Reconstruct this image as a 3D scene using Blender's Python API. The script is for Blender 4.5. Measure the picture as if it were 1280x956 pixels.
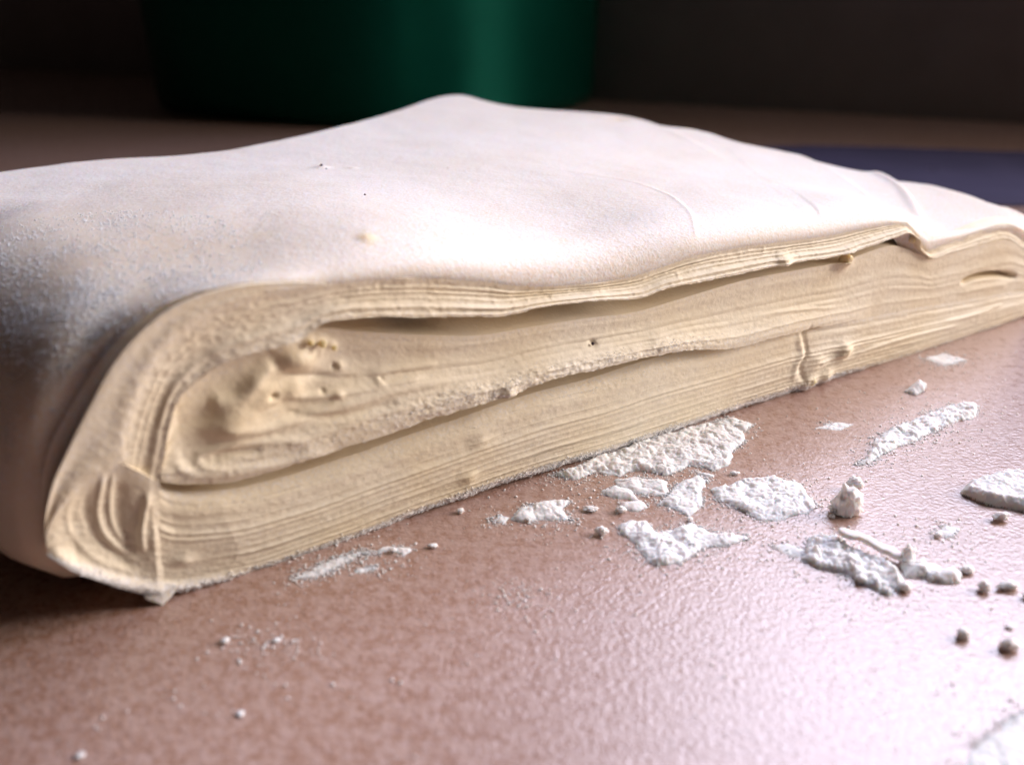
import bpy, math, random
import numpy as np

# ------------------------------------------------------------------ scene, camera, light, exposure
scene = bpy.context.scene
for o in list(bpy.data.objects):
    bpy.data.objects.remove(o)
COL = scene.collection
CM = 0.01                                  # everything below is laid out in centimetres
F, CX, CY = 1108.0, 640.0, 478.0           # focal length and centre, in pixels of a 1280 x 956 frame
H = 8.5                                    # lens height over the counter
PITCH = math.atan(518.0 / F)
SP, CP = math.sin(PITCH), math.cos(PITCH)

cd = bpy.data.cameras.new('camera')
cam = bpy.data.objects.new('camera', cd)
COL.objects.link(cam)
cd.sensor_width = 36.0
cd.lens = 36.0 * F / 1280.0
cam.location = (0, 0, H * CM)
cam.rotation_euler = (math.pi / 2 - PITCH, 0, 0)
cd.clip_start, cd.clip_end = 0.005, 20
cd.dof.use_dof = True
cd.dof.focus_distance = 0.168
cd.dof.aperture_fstop = 12.5
scene.camera = cam

world = bpy.data.worlds.new('World')
scene.world = world
world.use_nodes = True
bg = world.node_tree.nodes['Background']
bg.inputs['Color'].default_value = (1.0, 0.74, 0.58, 1)
bg.inputs['Strength'].default_value = 0.014


def area_lamp(name, loc, target, sx, sy, power, color):
    l = bpy.data.lights.new(name, 'AREA')
    l.shape = 'RECTANGLE'
    l.size, l.size_y = sx, sy
    l.energy, l.color = power, color
    o = bpy.data.objects.new(name, l)
    COL.objects.link(o)
    o.location = loc
    from mathutils import Vector
    d = Vector(target) - Vector(loc)
    o.rotation_euler = d.to_track_quat('-Z', 'Y').to_euler()
    return o


# the kitchen window, beyond the low back wall on the right
area_lamp('window_light', (0.92, 1.14, 1.16), (0.03, 0.19, 0.02), 1.35, 0.95, 49.0, (0.78, 0.79, 1.0))
# added warm fill from the right, put in to brighten the cut side
area_lamp('fill_light', (1.15, 0.42, 0.42), (0, 0.15, 0), 0.6, 0.6, 33.0, (1.0, 0.88, 0.80))

scene.view_settings.view_transform = 'Standard'
scene.view_settings.look = 'None'
scene.view_settings.exposure = 0.0
scene.view_settings.gamma = 1.0
scene.render.resolution_x, scene.render.resolution_y = 1024, 764

# ------------------------------------------------------------------ noise and geometry helpers


def _hash(ix, iy, iz, seed):
    h = (ix.astype(np.int64) * 374761393 + iy.astype(np.int64) * 668265263
         + iz.astype(np.int64) * 2147483647 + seed * 974634777) & 0xffffffff
    h = ((h ^ (h >> 13)) * 1274126177) & 0xffffffff
    h = ((h ^ (h >> 16)) * 2246822519) & 0xffffffff
    return ((h ^ (h >> 15)) & 0xffffff) / float(0xffffff)


def vnoise(x, y, z=0.0, seed=0):
    x, y, z = np.broadcast_arrays(np.asarray(x, float), np.asarray(y, float), np.asarray(z, float))
    ix, iy, iz = np.floor(x), np.floor(y), np.floor(z)
    fx, fy, fz = x - ix, y - iy, z - iz
    fx, fy, fz = [f * f * (3 - 2 * f) for f in (fx, fy, fz)]
    r = 0
    for a in (0, 1):
        for b in (0, 1):
            for c in (0, 1):
                w = (fx if a else 1 - fx) * (fy if b else 1 - fy) * (fz if c else 1 - fz)
                r = r + w * _hash(ix + a, iy + b, iz + c, seed)
    return r * 2 - 1


def fbm(x, y, z=0.0, seed=0, octaves=4, gain=0.5):
    r, a, k, n = 0, 1.0, 1.0, 0.0
    for i in range(octaves):
        r = r + a * vnoise(np.asarray(x) * k, np.asarray(y) * k, np.asarray(z) * k, seed + i * 17)
        n += a
        a *= gain
        k *= 2.03
    return r / n


def sstep(a, b, x):
    t = np.clip((x - a) / (b - a), 0, 1)
    return t * t * (3 - 2 * t)


def ray(px, py):
    lat = np.asarray(px, float) - CX
    up = CY - np.asarray(py, float)
    return lat, F * CP + up * SP, F * SP - up * CP       # right, forward, down


def ground(px, py, z=0.0):
    lat, fwd, down = ray(px, py)
    t = (H - z) / down
    return lat * t, fwd * t


# plan of the cut side: straight from the far end to the near corner, then round to the left
N0 = np.array(ground(205, 750))
R0 = np.array(ground(1280, 397))
U = (R0 - N0) / np.linalg.norm(R0 - N0)
LEN = float(np.linalg.norm(R0 - N0))
DS = 0.01
_ss = np.arange(0.0, 14.0, DS)             # travelled to the left from s = S_BEND
S_BEND = -0.85
_a0 = math.atan2(-U[1], -U[0]) % (2 * math.pi)
_turn = np.radians(68) * sstep(0, 1.25, _ss) + np.radians(33) * sstep(1.5, 9.0, _ss)
_ang = _a0 - _turn
_bend = N0 + U * S_BEND
_WX = np.concatenate([[_bend[0]], _bend[0] + np.cumsum(np.cos(_ang) * DS)])
_WY = np.concatenate([[_bend[1]], _bend[1] + np.cumsum(np.sin(_ang) * DS)])
_wl = np.arange(len(_WX)) * DS
_st = np.arange(DS, LEN + 3.0, DS)
TS = np.concatenate([-(_wl[::-1]) + S_BEND, S_BEND + _st])
TX = np.concatenate([_WX[::-1], _bend[0] + U[0] * _st])
TY = np.concatenate([_WY[::-1], _bend[1] + U[1] * _st])
# the far end turns back
_k = TS > LEN - 1.0
_e = TS[_k] - (LEN - 1.0)
_ea = math.atan2(U[1], U[0]) + np.radians(104) * sstep(0.7, 2.6, _e)
_i0 = np.argmax(_k)
TX[_k] = TX[_i0 - 1] + np.cumsum(np.cos(_ea) * DS)
TY[_k] = TY[_i0 - 1] + np.cumsum(np.sin(_ea) * DS)
_tx, _ty = np.gradient(TX, TS), np.gradient(TY, TS)
_l = np.hypot(_tx, _ty)
NX, NY = _ty / _l, -_tx / _l               # outward normal


def wall_xy(s, o=0.0):
    """plan position at s along the cut side, o in front of it"""
    x = np.interp(s, TS, TX)
    y = np.interp(s, TS, TY)
    nx = np.interp(s, TS, NX)
    ny = np.interp(s, TS, NY)
    return x + nx * o, y + ny * o


def face(px, py):
    """point of the cut side seen at a pixel, as (s, z)"""
    lat, fwd, down = ray(px, py)
    lat, fwd, down = np.atleast_1d(lat, fwd, down)
    out = []
    for a, b, c in zip(lat, fwd, down):
        d = TX * b - TY * a
        k = np.where((d[:-1] <= 0) & (d[1:] > 0))[0]
        if len(k) == 0:
            k = [int(np.argmin(np.abs(d)))]
        k = k[np.argmin([TY[i] for i in k])] if len(k) > 1 else k[0]
        k2 = min(k + 1, len(TS) - 1)
        w = 0 if k2 == k else np.clip(-d[k] / (d[k2] - d[k] + 1e-12), 0, 1)
        s = TS[k] * (1 - w) + TS[k2] * w
        x, y = np.interp(s, TS, TX), np.interp(s, TS, TY)
        out.append((s, H - c * (y / b)))
    return np.array(out)


def poly_dist(x, y, P, closed=False):
    """distance, side and fraction along to a polyline"""
    best = np.full(x.shape, 1e9)
    side = np.zeros(x.shape)
    frac = np.zeros(x.shape)
    n = len(P)
    L = np.concatenate([[0], np.cumsum(np.hypot(*np.diff(P, axis=0).T))])
    rng = n if closed else n - 1
    for i in range(rng):
        ax, ay = P[i]
        bx, by = P[(i + 1) % n]
        dx, dy = bx - ax, by - ay
        l2 = dx * dx + dy * dy + 1e-12
        t = np.clip(((x - ax) * dx + (y - ay) * dy) / l2, 0, 1)
        d = np.hypot(x - ax - t * dx, y - ay - t * dy)
        m = d < best
        best = np.where(m, d, best)
        side = np.where(m, np.sign(dx * (y - ay) - dy * (x - ax)), side)
        if not closed:
            frac = np.where(m, (L[i] + t * (L[i + 1] - L[i])) / L[-1], frac)
    return best, side, frac


def smooth_curve(P, n):
    """Catmull-Rom through P, n samples by chord"""
    P = np.asarray(P, float)
    L = np.concatenate([[0], np.cumsum(np.linalg.norm(np.diff(P, axis=0), axis=1))])
    q = np.linspace(0, L[-1], n)
    m = np.zeros_like(P)
    m[1:-1] = (P[2:] - P[:-2]) / (L[2:] - L[:-2])[:, None]
    m[0] = (P[1] - P[0]) / (L[1] - L[0])
    m[-1] = (P[-1] - P[-2]) / (L[-1] - L[-2])
    i = np.clip(np.searchsorted(L, q, side='right') - 1, 0, len(P) - 2)
    h = (L[i + 1] - L[i])
    t = ((q - L[i]) / h)[:, None]
    h = h[:, None]
    return ((2 * t**3 - 3 * t**2 + 1) * P[i] + (t**3 - 2 * t**2 + t) * h * m[i]
            + (-2 * t**3 + 3 * t**2) * P[i + 1] + (t**3 - t**2) * h * m[i + 1])


def mesh_obj(name, co, quads, mat, parent=None, attrs=None, tris=None, smooth=True):
    co = np.asarray(co, float) * CM
    me = bpy.data.meshes.new(name)
    nq = 0 if quads is None else len(quads)
    nt = 0 if tris is None else len(tris)
    me.vertices.add(len(co))
    me.vertices.foreach_set('co', co.astype(np.float32).ravel())
    loops = []
    if nq:
        loops.append(np.asarray(quads, np.int32).ravel())
    if nt:
        loops.append(np.asarray(tris, np.int32).ravel())
    loops = np.concatenate(loops)
    me.loops.add(len(loops))
    me.loops.foreach_set('vertex_index', loops)
    starts = np.concatenate([np.arange(nq) * 4, nq * 4 + np.arange(nt) * 3]).astype(np.int32)
    me.polygons.add(nq + nt)
    me.polygons.foreach_set('loop_start', starts)
    me.update(calc_edges=True)
    me.validate()
    if smooth:
        me.polygons.foreach_set('use_smooth', np.ones(len(me.polygons), bool))
    for k, v in (attrs or {}).items():
        a = me.attributes.new(k, 'FLOAT', 'POINT')
        a.data.foreach_set('value', np.asarray(v, np.float32).ravel())
    me.materials.append(mat)
    o = bpy.data.objects.new(name, me)
    COL.objects.link(o)
    if parent:
        o.parent = parent
    return o


def grid_quads(nr, nc, wrap=False, flip=False):
    r = np.arange(nr - 1)[:, None]
    c = np.arange(nc if wrap else nc - 1)[None, :]
    c2 = (c + 1) % nc
    q = np.stack([r * nc + c, r * nc + c2, (r + 1) * nc + c2, (r + 1) * nc + c], -1).reshape(-1, 4)
    return q[:, ::-1] if flip else q


def tag(o, label=None, cat=None, group=None, kind=None):
    if label:
        o['label'] = label
    if cat:
        o['category'] = cat
    if group:
        o['group'] = group
    if kind:
        o['kind'] = kind
    return o


# ------------------------------------------------------------------ materials


class NT:
    def __init__(self, name):
        self.m = bpy.data.materials.new(name)
        self.m.use_nodes = True
        self.t = self.m.node_tree
        self.b = self.t.nodes['Principled BSDF']

    def n(self, kind, **kw):
        nd = self.t.nodes.new(kind)
        for k, v in kw.items():
            if k in nd.inputs:
                nd.inputs[k].default_value = v
            else:
                setattr(nd, k, v)
        return nd

    def l(self, a, b):
        self.t.links.new(a, b)

    def coord(self, scale=(1, 1, 1)):
        g = self.n('ShaderNodeTexCoord')
        mp = self.n('ShaderNodeMapping')
        mp.inputs['Scale'].default_value = scale
        self.l(g.outputs['Object'], mp.inputs['Vector'])
        return mp.outputs['Vector']

    def noise(self, vec, scale, detail=3, rough=0.5):
        nd = self.n('ShaderNodeTexNoise', Scale=scale, Detail=detail, Roughness=rough)
        self.l(vec, nd.inputs['Vector'])
        return nd.outputs['Fac']

    def ramp(self, fac, stops):
        nd = self.n('ShaderNodeValToRGB')
        cr = nd.color_ramp
        while len(cr.elements) < len(stops):
            cr.elements.new(0.5)
        for e, (p, c) in zip(cr.elements, stops):
            e.position = p
            e.color = (c, c, c, 1) if isinstance(c, (int, float)) else (*c, 1)
        self.l(fac, nd.inputs['Fac'])
        return nd.outputs['Color']

    def mix(self, fac, a, b, mode='MIX'):
        nd = self.n('ShaderNodeMix', data_type='RGBA', blend_type=mode)
        for v, i in ((fac, 0), (a, 6), (b, 7)):
            if isinstance(v, (int, float)):
                nd.inputs[i].default_value = v
            elif isinstance(v, tuple):
                nd.inputs[i].default_value = (*v, 1)
            else:
                self.l(v, nd.inputs[i])
        return nd.outputs[2]

    def math(self, op, a, b=0.0):
        nd = self.n('ShaderNodeMath', operation=op)
        for v, i in ((a, 0), (b, 1)):
            if isinstance(v, (int, float)):
                nd.inputs[i].default_value = v
            else:
                self.l(v, nd.inputs[i])
        return nd.outputs[0]

    def attr(self, name):
        return self.n('ShaderNodeAttribute', attribute_name=name).outputs['Fac']

    def bump(self, height, strength, dist, prev=None):
        nd = self.n('ShaderNodeBump', Strength=strength, Distance=dist)
        self.l(height, nd.inputs['Height'])
        if prev:
            self.l(prev, nd.inputs['Normal'])
        return nd.outputs['Normal']


def dough_material(name='dough', c1=(0.74, 0.61, 0.47), c2=(0.79, 0.68, 0.55), sss=0.35):
    m = NT(name)
    v = m.coord()
    big = m.noise(v, 60, 3)
    fine = m.noise(v, 900, 3, 0.6)
    base = m.mix(m.ramp(big, [(0.35, 0.0), (0.65, 1.0)]), c1, c2)
    base = m.mix(m.attr('butter'), base, (0.78, 0.64, 0.40))
    # flour: attribute strength against a grain pattern
    grain = m.noise(v, 2200, 2, 0.6)
    fl = m.attr('flour')
    cov = m.math('ADD', m.math('MULTIPLY', fl, 1.5), m.math('MULTIPLY', m.math('SUBTRACT', grain, 0.5), 2.2))
    cov = m.math('SUBTRACT', cov, 0.35)
    cov = m.math('MINIMUM', m.math('MAXIMUM', cov, 0.0), 1.0)
    colr = m.mix(cov, base, (0.83, 0.815, 0.83))
    m.l(colr, m.b.inputs['Base Color'])
    m.b.inputs['Roughness'].default_value = 0.55
    m.b.inputs['Specular IOR Level'].default_value = 0.35
    m.b.inputs['Subsurface Weight'].default_value = sss
    m.b.inputs['Subsurface Radius'].default_value = (1.0, 0.52, 0.26)
    m.b.inputs['Subsurface Scale'].default_value = 0.002
    nb = m.bump(fine, 0.35, 0.0003)
    nb = m.bump(m.math('MULTIPLY', grain, fl), 0.35, 0.0003, nb)
    m.l(nb, m.b.inputs['Normal'])
    return m.m


def flour_material():
    m = NT('flour')
    v = m.coord()
    g = m.noise(v, 1500, 4, 0.65)
    m.l(m.mix(g, (0.86, 0.85, 0.85), (0.93, 0.93, 0.93)), m.b.inputs['Base Color'])
    m.b.inputs['Roughness'].default_value = 0.9
    m.b.inputs['Specular IOR Level'].default_value = 0.15
    m.b.inputs['Subsurface Weight'].default_value = 0.7
    m.b.inputs['Subsurface Radius'].default_value = (1, 0.8, 0.7)
    m.b.inputs['Subsurface Scale'].default_value = 0.0015
    m.l(m.bump(g, 0.4, 0.0003), m.b.inputs['Normal'])
    return m.m


def butter_material():
    m = NT('butter')
    v = m.coord()
    g = m.noise(v, 500, 3)
    m.l(m.mix(g, (0.70, 0.55, 0.32), (0.80, 0.68, 0.46)), m.b.inputs['Base Color'])
    m.b.inputs['Roughness'].default_value = 0.45
    m.b.inputs['Subsurface Weight'].default_value = 0.6
    m.b.inputs['Subsurface Radius'].default_value = (1, 0.7, 0.3)
    m.b.inputs['Subsurface Scale'].default_value = 0.003
    m.l(m.bump(g, 0.3, 0.0004), m.b.inputs['Normal'])
    return m.m


def counter_material():
    m = NT('counter_laminate')
    v = m.coord()
    big = m.noise(v, 14, 3)
    mid = m.noise(v, 480, 4, 0.6)
    fine = m.noise(v, 1100, 3, 0.6)
    c = m.mix(m.ramp(mid, [(0.42, 0.0), (0.60, 1.0)]), (0.34, 0.19, 0.135), (0.45, 0.30, 0.25))
    c = m.mix(m.ramp(fine, [(0.5, 0.0), (0.68, 0.7)]), c, (0.50, 0.36, 0.34))
    c = m.mix(m.ramp(big, [(0.4, 0.0), (0.75, 0.35)]), c, (0.44, 0.31, 0.30))
    m.l(c, m.b.inputs['Base Color'])
    peb = m.n('ShaderNodeTexVoronoi', Scale=2300.0, feature='SMOOTH_F1')
    m.l(v, peb.inputs['Vector'])
    nb = m.bump(m.noise(v, 1150, 2, 0.55), 0.55, 0.00022)
    nb = m.bump(peb.outputs['Distance'], 0.35, 0.00012, nb)
    m.l(nb, m.b.inputs['Normal'])
    m.l(m.ramp(mid, [(0.3, 0.24), (0.7, 0.36)]), m.b.inputs['Roughness'])
    m.b.inputs['Specular IOR Level'].default_value = 0.6
    m.b.inputs['Coat Weight'].default_value = 1.0
    m.b.inputs['Coat Roughness'].default_value = 0.33
    m.l(nb, m.b.inputs['Coat Normal'])
    return m.m


def plain(name, col, rough, spec=0.5):
    m = NT(name)
    v = m.coord()
    g = m.noise(v, 25, 3)
    m.l(m.mix(g, tuple(c * 0.8 for c in col), tuple(min(1, c * 1.15) for c in col)), m.b.inputs['Base Color'])
    m.b.inputs['Roughness'].default_value = rough
    m.b.inputs['Specular IOR Level'].default_value = spec
    return m.m


M_CUT = dough_material('dough_cut', (0.85, 0.74, 0.545), (0.88, 0.80, 0.645), 0.0)
M_DOUGH, M_FLOUR, M_BUTTER, M_COUNTER = dough_material(), flour_material(), butter_material(), counter_material()
M_GREEN = plain('green_plastic', (0.001, 0.072, 0.047), 0.36, 0.1)
M_GREEN.node_tree.nodes['Principled BSDF'].inputs['Metallic'].default_value = 0.55
M_WALL = plain('wall_paint', (0.27, 0.24, 0.245), 0.7)

# ------------------------------------------------------------------ the setting
X, Y = np.meshgrid(np.linspace(-160, 160, 33), np.linspace(-60, 110, 18))
mesh_obj('counter', np.stack([X, Y, 0 * X], -1).reshape(-1, 3), grid_quads(18, 33), M_COUNTER)
bpy.data.objects['counter']['kind'] = 'structure'

# back wall, running a little askew behind the counter
wa, wb = np.array([-120.0, 119.0]), np.array([85.0, 32.0])
wd = (wb - wa) / np.linalg.norm(wb - wa)
wn = np.array([-wd[1], wd[0]])
wm = wa + wd * 126.0
co, qd = [], []
for p0, p1, top in ((wa, wm, 120), (wm, wb, 32)):
    b0 = len(co)
    for p in (p0, p1):
        for off in (0, 4):
            for z in (-2, top):
                q = p + wn * off
                co.append((q[0], q[1], z))
    qd += [tuple(b0 + i for i in f) for f in ((0, 4, 5, 1), (4, 6, 7, 5), (6, 2, 3, 7), (2, 0, 1, 3), (1, 5, 7, 3))]
w = mesh_obj('wall', co, qd, M_WALL, smooth=False)
w['kind'] = 'structure'

# the green tub behind
tub_pts = np.array([(-6, 50), (8.0, 63.5), (1, 80), (-22, 82), (-26.5, 60)], float)
P = tub_pts
for _ in range(4):
    Q = []
    for i in range(len(P)):
        a, b = P[i], P[(i + 1) % len(P)]
        Q += [a * 0.8 + b * 0.2, a * 0.2 + b * 0.8] if _ == 0 else [a * 0.75 + b * 0.25, a * 0.25 + b * 0.75]
    P = np.array(Q)
cen = P.mean(0)
prof = [(0.0, 0.0), (0.94, 0.0), (0.965, 0.3), (0.97, 1.0), (1.0, 26.0), (1.0, 27.0)]
prof_in = [(0.97, 27.0), (0.95, 2.0), (0.0, 1.8)]
rows = [np.c_[cen + (P - cen) * k, np.full(len(P), z)] for k, z in prof + prof_in]
tub = bpy.data.objects.new('plastic_tub', None)
COL.objects.link(tub)
tub.location = (cen[0] * CM, cen[1] * CM, 0)
tag(tub, 'dark green plastic tub standing on the counter behind the dough, out of focus', 'tub')


def local(a, c=cen):
    a = np.array(a, float)
    a[:, 0] -= c[0]
    a[:, 1] -= c[1]
    return a


mesh_obj('tub_body', local(np.concatenate(rows)), grid_quads(len(rows), len(P), wrap=True), M_GREEN, tub)
rim = [(1.0, 25.6), (1.03, 25.6), (1.035, 26.2), (1.03, 27.2), (1.0, 27.4), (0.965, 27.3), (0.965, 26.9)]
rows = [np.c_[cen + (P - cen) * k, np.full(len(P), z)] for k, z in rim]
mesh_obj('rim', local(np.concatenate(rows)), grid_quads(len(rows), len(P), wrap=True), M_GREEN, tub)

# ------------------------------------------------------------------ the dough block
block = bpy.data.objects.new('puff_pastry_block', None)
COL.objects.link(block)
tag(block, 'folded block of layered puff pastry dough, dusted with flour, lying on the counter', 'pastry dough')

# --- matched knots (upper pixel, lower pixel) of each fold on the cut side
TOP = [((152, 578), (199, 606)), ((158, 545), (205, 575)), ((172, 500), (210, 543)), ((196, 450), (221, 505)),
       ((228, 415), (240, 482)), ((268, 390), (275, 455)), ((318, 372), (332, 434)), ((365, 362), (375, 422)),
       ((410, 356), (404, 402)), ((460, 350), (450, 395)), ((530, 347), (530, 394)), ((610, 352), (600, 393)),
       ((640, 357), (632, 391)), ((690, 358), (672, 382)), ((745, 354), (735, 374)), ((795, 345), (795, 370)),
       ((830, 333), (830, 358)), ((870, 319), (872, 350)), ((930, 308), (930, 338)), ((990, 301), (990, 326)),
       ((1040, 294), (1042, 318)), ((1080, 285), (1082, 306)), ((1112, 279), (1112, 296)), ((1135, 280), (1134, 290)),
       ((1150, 300), (1148, 312)), ((1162, 313), (1162, 321)), ((1185, 303), (1186, 315)), ((1205, 296), (1204, 311)),
       ((1230, 286), (1232, 303)), ((1256, 280), (1255, 298)), ((1272, 284), (1268, 302)), ((1290, 300), (1290, 318))]
MID = [((206, 560), (201, 600)), ((212, 535), (212, 603)), ((225, 505), (240, 604)), ((245, 487), (290, 600)),
       ((280, 462), (330, 590)), ((332, 440), (375, 575)), ((372, 426), (420, 559)), ((402, 416), (460, 545)),
       ((450, 419), (520, 525)), ((530, 422), (580, 505)), ((600, 422), (630, 490)), ((660, 412), (680, 471)),
       ((735, 400), (745, 456)), ((795, 392), (810, 441)), ((850, 376), (850, 434)), ((930, 352), (915, 430)),
       ((1000, 338), (990, 412)), ((1050, 328), (1050, 402)), ((1115, 308), (1110, 392)), ((1150, 318), (1150, 384)),
       ((1162, 324), (1165, 382)), ((1186, 317), (1190, 378)), ((1204, 313), (1207, 376)), ((1232, 305), (1234, 371)), ((1256, 300), (1258, 366)),
       ((1270, 304), (1272, 362)), ((1290, 320), (1290, 362))]
BOT = [((196, 607), (205, 742)), ((212, 618), (232, 740)), ((240, 621), (275, 730)), ((290, 618), (330, 716)),
       ((330, 610), (390, 695)), ((375, 598), (440, 677)), ((420, 583), (480, 661)), ((460, 570), (520, 645)),
       ((520, 548), (570, 628)), ((580, 528), (620, 610)), ((630, 510), (670, 594)), ((680, 494), (710, 582)),
       ((745, 477), (770, 565)), ((810, 456), (830, 545)), ((850, 446), (870, 532)), ((915, 432), (930, 511)),
       ((990, 412), (1000, 489)), ((1050, 402), (1055, 471)), ((1110, 392), (1115, 453)), ((1150, 384), (1155, 441)),
       ((1190, 378), (1195, 428)), ((1230, 371), (1235, 414)), ((1258, 366), (1260, 405)), ((1290, 362), (1290, 392))]
COR = [((57, 668), (60, 693)), ((66, 648), (75, 702)), ((85, 622), (100, 715)), ((105, 602), (125, 723)),
       ((128, 590), (150, 733)), ((150, 580), (175, 740)), ((175, 590), (190, 742)), ((199, 603), (207, 744))]

EDG = [((56, 672), (58, 667)), ((58, 640), (66, 648)), ((68, 600), (85, 622)), ((84, 565), (105, 602)), ((100, 532), (128, 590)),
       ((118, 498), (152, 578)), ((134, 468), (158, 545)), ((158, 434), (172, 500)), ((186, 406), (196, 450)), ((216, 385), (228, 415)),
       ((256, 368), (268, 390)), ((306, 357), (318, 372)), ((358, 353), (365, 362)), ((405, 354), (410, 356))]
# heights of the cut's upper edge over the outline: function of s
_up = np.array([k[0] for k in EDG[:-1]] + [k[0] for k in TOP[8:]])
_A = face(_up[:, 0], _up[:, 1])
_A = _A[np.argsort(_A[:, 0])]
ZA_S, ZA_Z = _A[:, 0], _A[:, 1]
S_L, S_R = ZA_S[0], TS[-1]


def setback(s):
    return np.interp(s, [-2.4, -1.7, -1.2, -0.4, 0.6, 1.4, 2.4, 3.2, 23], [0.03, 0.08, 0.16, 0.26, 0.26, 0.16, 0.04, 0.0, 0.0])


def zA(s):
    z = np.interp(s, ZA_S, ZA_Z)
    return np.where(s < S_L, 1.15 + (ZA_Z[0] - 1.15) * np.exp(-(S_L - s) / 0.6),
                    np.where(s > ZA_S[-1], np.maximum(1.2, ZA_Z[-1] - (s - ZA_S[-1]) * 1.2), z))


# --- outline in plan: cut side, left fold, back
sil = np.array([(-330, 262), (-240, 245), (-120, 226), (0, 209), (60, 202), (150, 198), (230, 192), (300, 181), (400, 158),
                (480, 138), (540, 122), (572, 117), (600, 124), (650, 132), (720, 138), (780, 145), (830, 156),
                (890, 163), (930, 177), (1000, 190), (1050, 204), (1110, 217), (1180, 225), (1230, 238)], float)
sil_z = np.interp(sil[:, 0], [-330, 0, 300, 572, 780, 1000, 1230], [4.2, 4.3, 4.35, 4.45, 4.05, 3.45, 2.95])
cx_, cy_ = ground(sil[:, 0], sil[:, 1], sil_z)
crest = np.c_[cx_, cy_]
t_ = np.gradient(crest, axis=0)
t_ /= np.linalg.norm(t_, axis=1)[:, None]
back = crest + np.c_[-t_[:, 1], t_[:, 0]] * 0.30          # outside of the crest
sw = np.arange(LEN + 1.7, -9.0, -0.03)
front_xy = np.c_[wall_xy(sw, -setback(sw))]
nf = len(sw)
rest_c = np.vstack([front_xy[-1:], back, front_xy[:1]])
for _ in range(2):                                          # round the corners of the hidden part
    q = [rest_c[0]]
    for i in range(len(rest_c) - 1):
        q += [rest_c[i] * 0.75 + rest_c[i + 1] * 0.25, rest_c[i] * 0.25 + rest_c[i + 1] * 0.75]
    rest_c = np.array(q + [rest_c[-1]])
LL = np.concatenate([[0], np.cumsum(np.hypot(*np.diff(rest_c, axis=0).T))])
ql = np.arange(0.08, LL[-1] - 0.04, 0.08)
rest = np.c_[np.interp(ql, LL, rest_c[:, 0]), np.interp(ql, LL, rest_c[:, 1])]
OUT = np.vstack([front_xy, rest])
no = len(OUT)
za_o = np.concatenate([zA(sw), np.full(len(rest), 1.4)])
r_front = np.interp(sw, [-8, -3, S_L, -0.5, 0.8, 2.0, 3.5, 8, 18, 20, 24], [3.0, 3.2, 3.3, 2.9, 2.3, 1.8, 1.4, 1.1, 0.9, 0.9, 1.3])
r_o = np.concatenate([r_front, np.interp(ql, [0, 4, LL[-1] - 2, LL[-1]], [3.0, 0.9, 0.9, 1.3])])
za_o[nf:] = np.interp(ql, [0, 3, LL[-1] - 2, LL[-1]], [za_o[nf - 1], 1.4, 1.4, za_o[0]])

# --- top height: thin plate through control points (x, y, z)
ctl = []
for (px, py, z) in [(0, 209, 4.3), (150, 198, 4.35), (300, 181, 4.38), (400, 158, 4.4), (480, 138, 4.42), (572, 117, 4.55),
                    (650, 132, 4.3), (780, 145, 4.1), (890, 163, 3.8), (1000, 190, 3.45), (1110, 217, 3.15), (1230, 238, 2.98),
                    (-240, 245, 4.2), (60, 262, 4.55), (200, 275, 4.85), (400, 205, 4.45), (600, 190, 4.3), (760, 200, 4.1),
                    (900, 215, 3.75), (-100, 330, 4.6), (0, 330, 4.6)]:
    x, y = ground(px, py, z)
    ctl.append((x, y, z))
for s, q, dz in [(0.5, 1.6, 0.35), (2, 1.3, 0.42), (4, 1.1, 0.60), (6, 1.0, 0.64), (8, 1.0, 0.60), (10, 1.0, 0.56), (12, 0.9, 0.52),
                 (14, 0.9, 0.42), (16, 0.9, 0.4), (17.8, 0.8, 0.36), (20.0, 0.9, 0.30), (21.5, 0.9, 0.2), (22.4, 0.9, 0.2)]:
    x, y = wall_xy(s, -q)
    zz = float(zA(np.array([s]))[0]) if s < 17.9 else 2.62
    if s < 2.5:
        zz = 4.25
    ctl.append((float(x), float(y), zz + dz))
ctl = np.array(ctl)


def tps(r2):
    return 0.5 * r2 * np.log(r2 + 1e-9)


_n = len(ctl)
_Mx = np.zeros((_n + 3, _n + 3))
_Mx[:_n, :_n] = tps((ctl[:, None, 0] - ctl[None, :, 0])**2 + (ctl[:, None, 1] - ctl[None, :, 1])**2) + np.eye(_n) * 1.5
_Mx[:_n, _n] = _Mx[_n, :_n] = 1
_Mx[:_n, _n + 1:] = ctl[:, :2]
_Mx[_n + 1:, :_n] = ctl[:, :2].T
_cf = np.linalg.solve(_Mx, np.concatenate([ctl[:, 2], [0, 0, 0]]))


def ztop(x, y):
    r = np.full(x.shape, _cf[_n]) + _cf[_n + 1] * x + _cf[_n + 2] * y
    for i in range(_n):
        r += _cf[i] * tps((x - ctl[i, 0])**2 + (y - ctl[i, 1])**2)
    return r


# seams of the overlapping sheets on top: pixel polyline, assumed height, step, width
def seam(pts, z, step, width, fade0=0.25, fade1=0.0):
    p = np.array(pts, float)
    x, y = ground(p[:, 0], p[:, 1], np.interp(np.arange(len(p)), [0, len(p) - 1], z))
    return (smooth_curve(np.c_[x, y], 40), step, width, fade0, fade1)


SEAMS = [seam([(590, 196), (650, 206), (720, 222), (780, 236), (825, 255), (858, 284), (876, 322)], (4.3, 3.75), 0.055, 0.035, 0.5),
         seam([(900, 158), (950, 172), (1000, 189), (1045, 208), (1080, 231), (1098, 256), (1105, 284)], (3.75, 3.25), 0.05, 0.04),
         seam([(1010, 183), (1060, 204), (1100, 216), (1130, 233), (1148, 258), (1158, 290), (1163, 322)], (3.4, 2.95), 0.20, 0.11),
         seam([(740, 140), (790, 150), (830, 160), (880, 178), (920, 200)], (4.1, 3.8), 0.07, 0.12, 0.1, 0.6)]


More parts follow.
